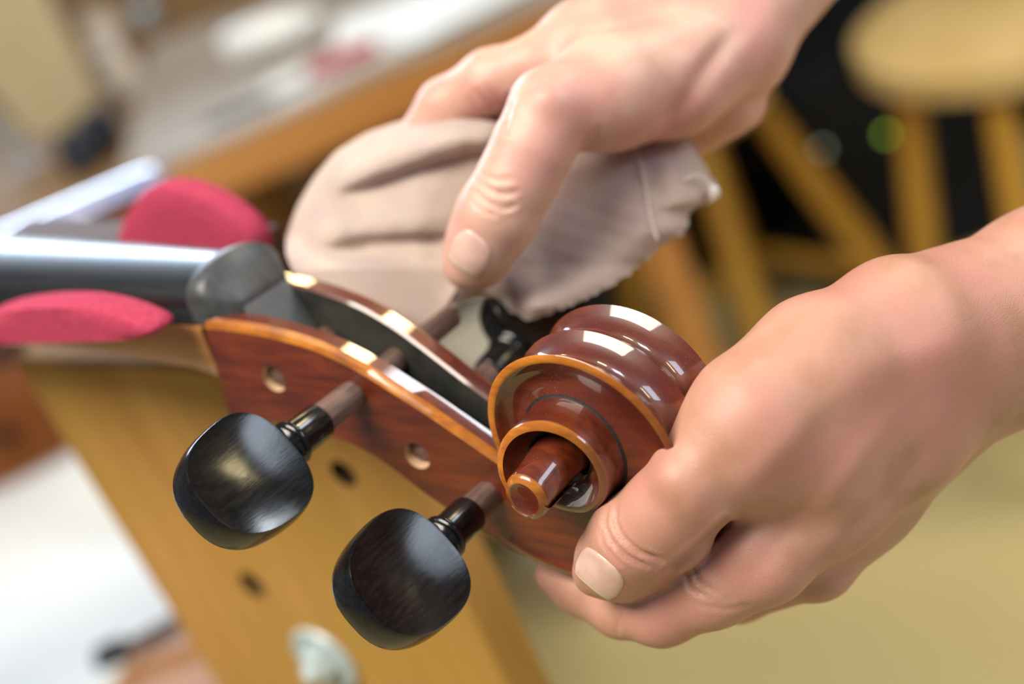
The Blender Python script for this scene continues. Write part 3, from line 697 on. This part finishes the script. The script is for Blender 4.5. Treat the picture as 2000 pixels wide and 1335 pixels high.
def build_hand(name, mat, groups, finalk, h, creases, bumps, label, lo, hi):
    Fd = Field(lo, hi, h); tot = None
    for chains, kin, kout in groups:
        G = Fd.blank()
        for c_ in chains: chain(Fd, G, c_, kin)
        tot = G if tot is None else smin(tot, G, kout)
    V, F = surface_nets(tot, Fd.lo, h)
    lab = np.arange(len(V))
    while True:                                            # keep the one connected body
        m_ = lab[F].min(1); l2 = lab.copy(); np.minimum.at(l2, F.ravel(), np.repeat(m_, 4)); l2 = l2[l2]
        if (l2 == lab).all(): break
        lab = l2
    big = np.bincount(lab).argmax(); keep = lab == big; F = F[keep[F[:, 0]]]; ren = np.cumsum(keep)-1; V = V[keep]; F = ren[F]
    V = relax(V, F, 3)
    for pas in range(2):
        px = 1000+FPX*V[:, 0]/-V[:, 2]; py = 667.5-FPX*V[:, 1]/-V[:, 2]; N = vnormals(V, F); face = np.clip(N[:, 2]*1.6, 0, 1); dsp = np.zeros(len(V))
        if pas == 0:
            for cx_, cy_, sx_, sy_, ang, amp in bumps:
                dx, dy = px-cx_, py-cy_; a = math.radians(ang); u_ = (dx*math.cos(a)+dy*math.sin(a))/sx_; v_ = (-dx*math.sin(a)+dy*math.cos(a))/sy_
                dsp += amp*np.exp(-(u_**2+v_**2))*face
        else:
            for line, wdt, dep in creases:
                d = polydist(px, py, line); L_ = np.array(line, float)
                e0 = np.hypot(px-L_[0, 0], py-L_[0, 1]); e1 = np.hypot(px-L_[-1, 0], py-L_[-1, 1]); fade = np.clip(np.minimum(e0, e1)/(3*wdt)+.15, 0, 1)
                dsp += (-dep*np.exp(-(d/wdt)**2)*fade+.3*dep*np.exp(-((d-2.2*wdt)/wdt)**2)*fade)*face
        V = V+N*dsp[:, None]
    W_ = cam2w(V); loc = W_.mean(0)
    o = mesh_obj(name, W_, F, mat, loc=loc, recalc=False); tag(o, label, 'hand'); return o, V, F
def nail(parent, Vc, F, quad, name='thumbnail', lift=.35, tipfrac=.0, nu=18, nv=22, rnd=3.0):
    """nail plate laid on the finger: quad = px corners base-left, base-right, tip-right, tip-left"""
    W_ = cam2w(Vc); bvh = BVHTree.FromPolygons([Vector(v) for v in W_], [tuple(map(int, f)) for f in F])
    q = np.array(quad, float); V = []; ok = True; loc = np.array(parent.location)
    for i in range(nv):
        for j in range(nu):
            u_, v_ = j/(nu-1)*2-1, i/(nv-1)*2-1
            # squircle mapping keeps corners round
            x = u_*math.sqrt(max(0, 1-.34*abs(v_)**rnd)); y = v_*math.sqrt(max(0, 1-.30*abs(u_)**rnd))
            s_, t_ = (x+1)/2, (y+1)/2
            p = (q[0]*(1-s_)+q[1]*s_)*(1-t_)+(q[3]*(1-s_)+q[2]*s_)*t_
            dr = Vector(RAY(*p)).normalized(); hit, nrm, _, _ = bvh.ray_cast(Vector(CAM), dr)
            if hit is None: hit = Vector(CAM)+dr*.4; nrm = -dr
            e = max(abs(u_), abs(v_)); V.append((np.array(hit), np.array(nrm), e))
    pos = np.array([a for a, _, _ in V]).reshape(nv, nu, 3); nr = np.array([b for _, b, _ in V]).reshape(nv, nu, 3); e = np.array([c for *_, c in V]).reshape(nv, nu)
    for _ in range(4):
        pos[1:-1, 1:-1] = .5*pos[1:-1, 1:-1]+.125*(pos[:-2, 1:-1]+pos[2:, 1:-1]+pos[1:-1, :-2]+pos[1:-1, 2:]); nr[1:-1, 1:-1] = .5*nr[1:-1, 1:-1]+.125*(nr[:-2, 1:-1]+nr[2:, 1:-1]+nr[1:-1, :-2]+nr[1:-1, 2:])
    lf = (lift*(1-np.clip((e-.8)/.2, 0, 1)**2)+.12)/1000
    top = pos+nr*lf[..., None]; bot = pos-nr*.0008
    Vn = np.concatenate([top.reshape(-1, 3), bot.reshape(-1, 3)])-loc; n_ = nu*nv
    F1 = grid_faces(nv, nu); Fs = F1+[tuple(n_+i for i in f[::-1]) for f in F1]
    mi = [1 if (k//(nu-1)) >= (nv-1)*(1-tipfrac) else 0 for k in range(len(F1))]*2
    rim = [j for j in range(nu)]+[i*nu+nu-1 for i in range(1, nv)]+[(nv-1)*nu+j for j in range(nu-2, -1, -1)]+[i*nu for i in range(nv-2, 0, -1)]
    for a, b in zip(rim, rim[1:]+rim[:1]): Fs.append((a, b, n_+b, n_+a)); mi.append(0)
    o = mesh_obj(name, Vn, Fs, [NAIL, NAILTIP], parent=parent, midx=mi); return o

# hand that grips the scroll (px, py, distance mm, radius px)
palmA = [[(1350, 935, 357, 84), (1470, 815, 358, 118), (1600, 715, 364, 128), (1760, 660, 374, 140)],
         [(1490, 1080, 378, 96), (1600, 950, 380, 128), (1740, 830, 385, 135), (1850, 730, 392, 130)],
         [(1590, 1095, 396, 80), (1680, 960, 400, 105), (1800, 820, 402, 105), (1880, 740, 402, 110)],
         [(1460, 900, 366, 110), (1580, 850, 370, 130), (1720, 760, 376, 140)],
         [(1640, 980, 412, 70), (1740, 880, 414, 90), (1850, 780, 412, 90)],
         [(1760, 645, 376, 140), (1880, 640, 388, 150), (2060, 580, 400, 172), (2400, 430, 430, 200), (2900, 210, 480, 215)],
         [(1850, 735, 392, 120), (1960, 690, 400, 130), (2100, 620, 408, 150), (2400, 450, 432, 190)]]
thumbA = [[(1370, 950, 360, 84), (1310, 1040, 372, 70), (1262, 1090, 380, 58), (1222, 1130, 386, 44)], [(1350, 935, 357, 84), (1290, 1003, 364, 78), (1235, 1052, 371, 76), (1195, 1090, 378, 66), (1163, 1118, 384, 46)], [(1235, 1052, 371, 76), (1215, 1120, 379, 48)]]
indexA = [[(1490, 1080, 376, 98), (1390, 1136, 383, 86), (1290, 1180, 392, 78), (1215, 1180, 402, 62), (1130, 1150, 412, 48), (1085, 1122, 418, 40)]]
midA = [[(1595, 1090, 397, 76), (1440, 1150, 416, 62), (1330, 1140, 430, 56), (1240, 1080, 436, 46)]]
ringA = [[(1645, 990, 412, 68), (1500, 1060, 438, 58), (1390, 1040, 450, 52), (1300, 970, 446, 44)]]
litA = [[(1680, 900, 420, 60), (1540, 950, 450, 50), (1440, 920, 458, 46), (1370, 850, 450, 38)]]
crA = [([(1186, 985), (1180, 1020), (1192, 1055), (1222, 1085), (1262, 1105)], 4.5, 0.77), ([(1203, 990), (1200, 1020), (1216, 1050), (1250, 1078), (1290, 1092)], 4.5, 0.85), ([(1172, 1030), (1180, 1065), (1210, 1100)], 4, 0.51),
       ([(1420, 1020), (1380, 1058), (1340, 1092), (1300, 1122)], 7, 1.6), ([(1338, 1110), (1350, 1150), (1385, 1165)], 5, 0.59), ([(1350, 1105), (1366, 1140), (1400, 1155)], 5, 0.51), ([(1210, 1188), (1207, 1232)], 5, .6),
       ([(1365, 1180), (1420, 1190), (1470, 1180)], 5, .2)]
buA = [(1440, 1070, 60, 40, -30, 1.0), (1300, 930, 50, 40, 0, .8), (1560, 1010, 120, 22, -50, -1.0), (1640, 930, 150, 26, -48, .9), (1500, 900, 130, 30, -45, .7), (1700, 1010, 140, 22, -50, -1.0), (1800, 690, 90, 40, -20, .9), (1400, 990, 50, 30, -40, -.8)]
lo = P(1040, 1300, 470); handA, VA, FA = build_hand('hand', SKINL, [(palmA, 9, 1), (indexA, 4, 4), (midA, 4, 3), (ringA, 4, 3), (litA, 4, 3), (thumbA, 5, 1.6)], 0, 1.0, crA, buA,
    'bare hand gripping the scroll with thumb laid along the pegbox', (0, -100, -500), (330, 75, -320))
nail(handA, VA, FA, [(1142, 1056), (1228, 1130), (1193, 1180), (1114, 1116)], tipfrac=.14)

# hand that holds the polishing cloth
palmB = [[(1078, 215, 420, 84), (1190, 180, 430, 104), (1310, 150, 442, 108), (1430, 78, 452, 104)],
         [(1050, 128, 448, 56), (1140, 85, 450, 76), (1260, 50, 455, 95), (1420, 20, 460, 105)],
         [(1090, 215, 462, 56), (1200, 190, 466, 80), (1320, 160, 466, 90), (1430, 100, 464, 100)],
         [(1430, 72, 455, 104), (1500, -25, 462, 90), (1610, -150, 474, 104), (2000, -520, 520, 160), (2300, -780, 570, 190)],
         [(1440, 80, 462, 70), (1530, -20, 470, 66), (1660, -150, 482, 90)]]
thumbB = [[(1078, 215, 420, 84), (1040, 290, 419, 75), (1005, 360, 421, 73), (968, 425, 424, 71), (935, 480, 427, 62), (908, 520, 430, 44)], [(968, 425, 424, 71), (945, 520, 431, 40)]]
heelB = [[(1414, 186, 466, 78), (1372, 236, 472, 52), (1300, 290, 478, 44)], [(1414, 186, 466, 78), (1440, 110, 466, 62), (1500, 20, 468, 55)]]
indexB = [[(1050, 128, 448, 58), (960, 156, 452, 58), (870, 208, 462, 52), (790, 310, 472, 44), (730, 400, 476, 40)]]
midB = [[(1070, 190, 462, 56), (930, 260, 472, 46), (870, 325, 480, 44), (848, 362, 482, 40)]]
ringB = [[(1120, 240, 470, 54), (1000, 350, 480, 46), (955, 395, 486, 42), (945, 415, 486, 38)]]
litB = [[(1200, 270, 474, 48), (1100, 370, 482, 40), (1035, 430, 484, 38), (1010, 460, 482, 34)]]
crB = [([(930, 352), (958, 372), (985, 380), (1010, 374)], 4.5, 0.77), ([(925, 372), (955, 398), (985, 408), (1006, 402)], 4.5, 0.85), ([(938, 340), (968, 352), (1000, 350)], 4.5, 0.51), ([(920, 390), (944, 412), (968, 420)], 4, 0.51),
       ([(930, 178), (960, 205), (985, 240)], 6, .8), ([(950, 170), (975, 195), (995, 220)], 6, .6), ([(915, 190), (945, 220), (975, 245)], 5, .5), ([(1000, 190), (990, 225), (985, 255)], 7, 1.0), ([(1150, 292), (1165, 270), (1170, 250)], 5, .4)]
buB = [(1395, 115, 80, 22, -52, -1.6), (1325, 215, 60, 20, -48, -1.8), (1068, 190, 42, 36, 0, 1.3), (1180, 100, 120, 20, -25, -.8), (1230, 150, 90, 60, -20, .8), (1000, 110, 60, 30, -40, .5), (1100, 120, 90, 18, -30, -.6), (1420, 180, 50, 60, 30, .6)]
handB, VB, FB = build_hand('hand', SKIN, [(palmB, 9, 1), (heelB, 6, 2.5), (indexB, 4, 4), (midB, 4, 3), (ringB, 4, 3), (litB, 4, 3), (thumbB, 5, 3.0)], 0, 1.05, crB, buB,
    'bare hand pressing a pinkish cloth with its thumb', (-60, -25, -600), (300, 310, -385))
nail(handB, VB, FB, [(908, 438), (968, 490), (934, 549), (868, 502)], tipfrac=.12)

# ------------------------------------------------------------------ polishing cloth
out = [(556, 492), (560, 455), (580, 400), (612, 345), (655, 295), (715, 258), (780, 236), (835, 226), (885, 221), (940, 232), (985, 240), (1050, 250), (1120, 262), (1200, 262), (1262, 246), (1300, 248), (1340, 264), (1366, 300), (1392, 345), (1404, 362), (1404, 385), (1382, 398), (1352, 408), (1344, 418), (1346, 444), (1338, 456), (1310, 468), (1284, 486), (1262, 508), (1225, 538), (1180, 566), (1120, 594), (1060, 618), (1036, 628), (1010, 616), (980, 600), (958, 585), (938, 580), (914, 588), (892, 596), (872, 602), (864, 622), (845, 655), (780, 622), (700, 585), (620, 560), (572, 535)]
NA_, NR = 300, 60
ob = np.array(out+[out[0]], float); s_ = np.r_[0, np.cumsum(np.linalg.norm(np.diff(ob, axis=0), axis=1))]; tt = np.linspace(0, s_[-1], NA_+1)[:-1]
bd = np.stack([np.interp(tt, s_, ob[:, k]) for k in (0, 1)], 1)
for _ in range(3): bd = .5*bd+.25*(np.roll(bd, 1, 0)+np.roll(bd, -1, 0))
fray = ((bd[:, 0] > 1000) & (bd[:, 1] > 330)).astype(float)[:, None]; jit = rng.normal(0, 1.8, bd.shape)*fray
cen = np.array([960., 420.])
def seg_side(x, y, line):      # signed distance to a polyline (first-order)
    P2 = np.stack([x, y], -1).reshape(-1, 2); best = np.full(len(P2), 1e9); sg = np.zeros(len(P2)); L_ = np.array(line, float); al = np.zeros(len(P2)); nseg = len(L_)-1
    for i, (a, b) in enumerate(zip(L_, L_[1:])):
        ab = b-a; t = np.clip(((P2-a)@ab)/(ab@ab), 0, 1); v = P2-a-t[:, None]*ab; d = np.linalg.norm(v, axis=1); m_ = d < best
        best[m_] = d[m_]; sg[m_] = np.sign(ab[0]*v[m_, 1]-ab[1]*v[m_, 0]); al[m_] = (i+t[m_])/nseg
    return best.reshape(x.shape), sg.reshape(x.shape), al.reshape(x.shape)
def cloth_depth(x, y, s):
    d = 446+14*np.clip((820-x)/250, 0, 1)-6*np.clip((x-1050)/300, 0, 1)
    for line, dep, ret, sharp in [([(1010, 272), (960, 281), (900, 290), (820, 314), (740, 342), (680, 362), (640, 372)], 8.0, 75., 9.), ([(900, 455), (840, 453), (770, 456), (700, 462), (640, 478), (585, 506)], 7.0, 60., 8.),
                                  ([(1250, 268), (1262, 340), (1275, 420), (1292, 478)], 1.1, 30., 4.), ([(1300, 262), (1314, 330), (1335, 405)], 1.6, 40., 6.), ([(1070, 500), (1010, 560), (955, 580)], 4., 50., 12.)]:
        q, sg, al = seg_side(x, y, line); env = np.clip(np.minimum(al, 1-al)*5, 0, 1); v = -q*sg
        d = d+dep*env*np.where(v > 0, np.exp(-np.abs(v)/ret)*(1-np.exp(-(np.maximum(v, 0)/sharp)**2)), 0)-.35*dep*env*np.exp(-((v+22)/24)**2)
    left = np.clip((980-x)/200, 0, 1)
    top = np.clip((330-y)/90, 0, 1)
    d = d+20*left*np.clip((s-.70)/.30, 0, 1)**2.2+8*(1-left)*np.clip((s-.8)/.2, 0, 1)**2
    d = d+10*top*np.clip((x-960)/60, 0, 1)+7*np.clip((x-1290)/110, 0, 1)**2
    d = d+.7*np.sin(x*.021+y*.017)+.35*np.sin(x*.04-y*.033+1)+.10*np.sin(x*.13+y*.07)+.10*np.sin(y*.16-x*.05)
    d = np.where((y > 470) & (x < 900), np.minimum(d, 447+np.clip((520-y)/50, 0, 1)*20), d)-15*np.clip((y-520)/80, 0, 1)*np.clip((x-980)/60, 0, 1)
    q, sg, al = seg_side(x, y, [(1075, 240), (1005, 360), (968, 425), (910, 518)])
    d = d+np.where(q < 95, 0, 0)
    # never in front of the thumb that pinches it
    dth = np.interp(al, [0, .45, .75, 1], [434, 436, 439, 440])
    d = np.maximum(d, np.where(q < 105, dth-6*np.clip((q-70)/35, 0, 1), 0))
    return d
ss = np.linspace(0, 1, NR)**.8
XY = cen+(bd[None]-cen)*ss[:, None, None]+jit[None]*(ss**30)[:, None, None]; DD = cloth_depth(XY[..., 0], XY[..., 1], np.broadcast_to(ss[:, None], XY.shape[:2]))
for _ in range(3): DD[1:-1] = .5*DD[1:-1]+.25*(DD[:-2]+DD[2:]); DD = .5*DD+.25*(np.roll(DD, 1, 1)+np.roll(DD, -1, 1))
Vc = np.stack([(XY[..., 0]-1000)/FPX*DD, -(XY[..., 1]-667.5)/FPX*DD, -DD], -1).reshape(-1, 3)
back = Vc+np.array([0, 0, -1.0]); Fg = grid_faces(NR, NA_, False, True); n_ = len(Vc)
Fc = Fg+[tuple(n_+i for i in f[::-1]) for f in Fg]
e0 = (NR-1)*NA_; Fc += [(e0+k, e0+(k+1) % NA_, n_+e0+(k+1) % NA_, n_+e0+k) for k in range(NA_)]
CLOTH = mk('pinkish_woven_cotton', (.53, .42, .365), (.63, .52, .435), scale=(45, 45, 45), rough=.95, spec=.1, contrast=(.3, .7), c3=(.55, .415, .385), c3scale=60, coord='Object')
nt = CLOTH.node_tree; N_ = nt.nodes; b_ = N_['Principled BSDF']; b_.inputs['Sheen Weight'].default_value = .35
uvn = N_.new('ShaderNodeUVMap'); mpn = N_.new('ShaderNodeMapping'); mpn.inputs['Rotation'].default_value = (0, 0, .45); nt.links.new(uvn.outputs[0], mpn.inputs[0])
wv = []
for dr_ in ('X', 'Y'):
    w_ = N_.new('ShaderNodeTexWave'); w_.bands_direction = dr_; w_.inputs['Scale'].default_value = .42; w_.inputs['Distortion'].default_value = 1.2; w_.inputs['Detail'].default_value = 2; w_.inputs['Detail Scale'].default_value = .6
    nt.links.new(mpn.outputs[0], w_.inputs['Vector']); wv.append(w_)
mm = N_.new('ShaderNodeMath'); mm.operation = 'ADD'; nt.links.new(wv[0].outputs['Fac'], mm.inputs[0]); nt.links.new(wv[1].outputs['Fac'], mm.inputs[1])
bp = N_.new('ShaderNodeBump'); bp.inputs['Strength'].default_value = .55; bp.inputs['Distance'].default_value = .0004; nt.links.new(mm.outputs[0], bp.inputs['Height']); nt.links.new(bp.outputs[0], b_.inputs['Normal'])
mc = N_.new('ShaderNodeMix'); mc.data_type = 'RGBA'; mc.blend_type = 'MULTIPLY'; mr = N_.new('ShaderNodeMapRange'); mr.inputs['From Max'].default_value = 2; mr.inputs['To Min'].default_value = .35; mr.inputs['To Max'].default_value = 0
nt.links.new(mm.outputs[0], mr.inputs[0]); nt.links.new(mr.outputs[0], mc.inputs[0]); mc.inputs[7].default_value = (.70, .55, .60, 1)
src = b_.inputs['Base Color'].links[0].from_socket; nt.links.new(src, mc.inputs[6]); nt.links.new(mc.outputs[2], b_.inputs['Base Color'])
Wc = cam2w(np.concatenate([Vc, back])); cl = mesh_obj('polishing_cloth', Wc, Fc, CLOTH, loc=Wc.mean(0), recalc=False)
uv = cl.data.uv_layers.new(name='UVMap'); li = np.zeros(len(cl.data.loops), np.int32); cl.data.loops.foreach_get('vertex_index', li)
XYf = XY.reshape(-1, 2)/6.2; uvs = XYf[li % n_]; uv.data.foreach_set('uv', uvs.astype(np.float32).ravel())
tag(cl, 'crumpled pinkish beige woven cloth pinched under the thumb above the pegbox', 'cloth')

# seam thread and knotted corner of the cloth
def on_cloth(px, py, up=.7):
    d_ = float(cloth_depth(np.array([[px]], float), np.array([[py]], float), np.array([[.6]]))[0, 0])-up; return cam2w(P(px, py, d_))-np.array(cl.location)
THREAD = mk('white_thread', (.74, .70, .66), rough=.8)
def cl_tube(name, line, r_, mat):
    q = smooth_poly(line, 24, 3); return bm_obj(name, tube([on_cloth(a, b) for a, b in q], r_, 8), mat, parent=cl, smooth=True)
cl_tube('seam_thread', [(1241, 284), (1250, 320), (1261, 360), (1270, 420), (1284, 468)], .00028, THREAD)
cl_tube('loose_thread', [(1336, 352), (1356, 340), (1374, 344), (1386, 358), (1390, 380), (1394, 392)], .00032, THREAD)
bm_ = bmesh.new(); bmesh.ops.create_uvsphere(bm_, u_segments=16, v_segments=10, radius=.0017); bmesh.ops.scale(bm_, vec=(1, .8, 1.5), verts=bm_.verts)
bm_obj('knot', bm_, THREAD, parent=cl, loc=tuple(on_cloth(1396, 374, .4)), smooth=True)
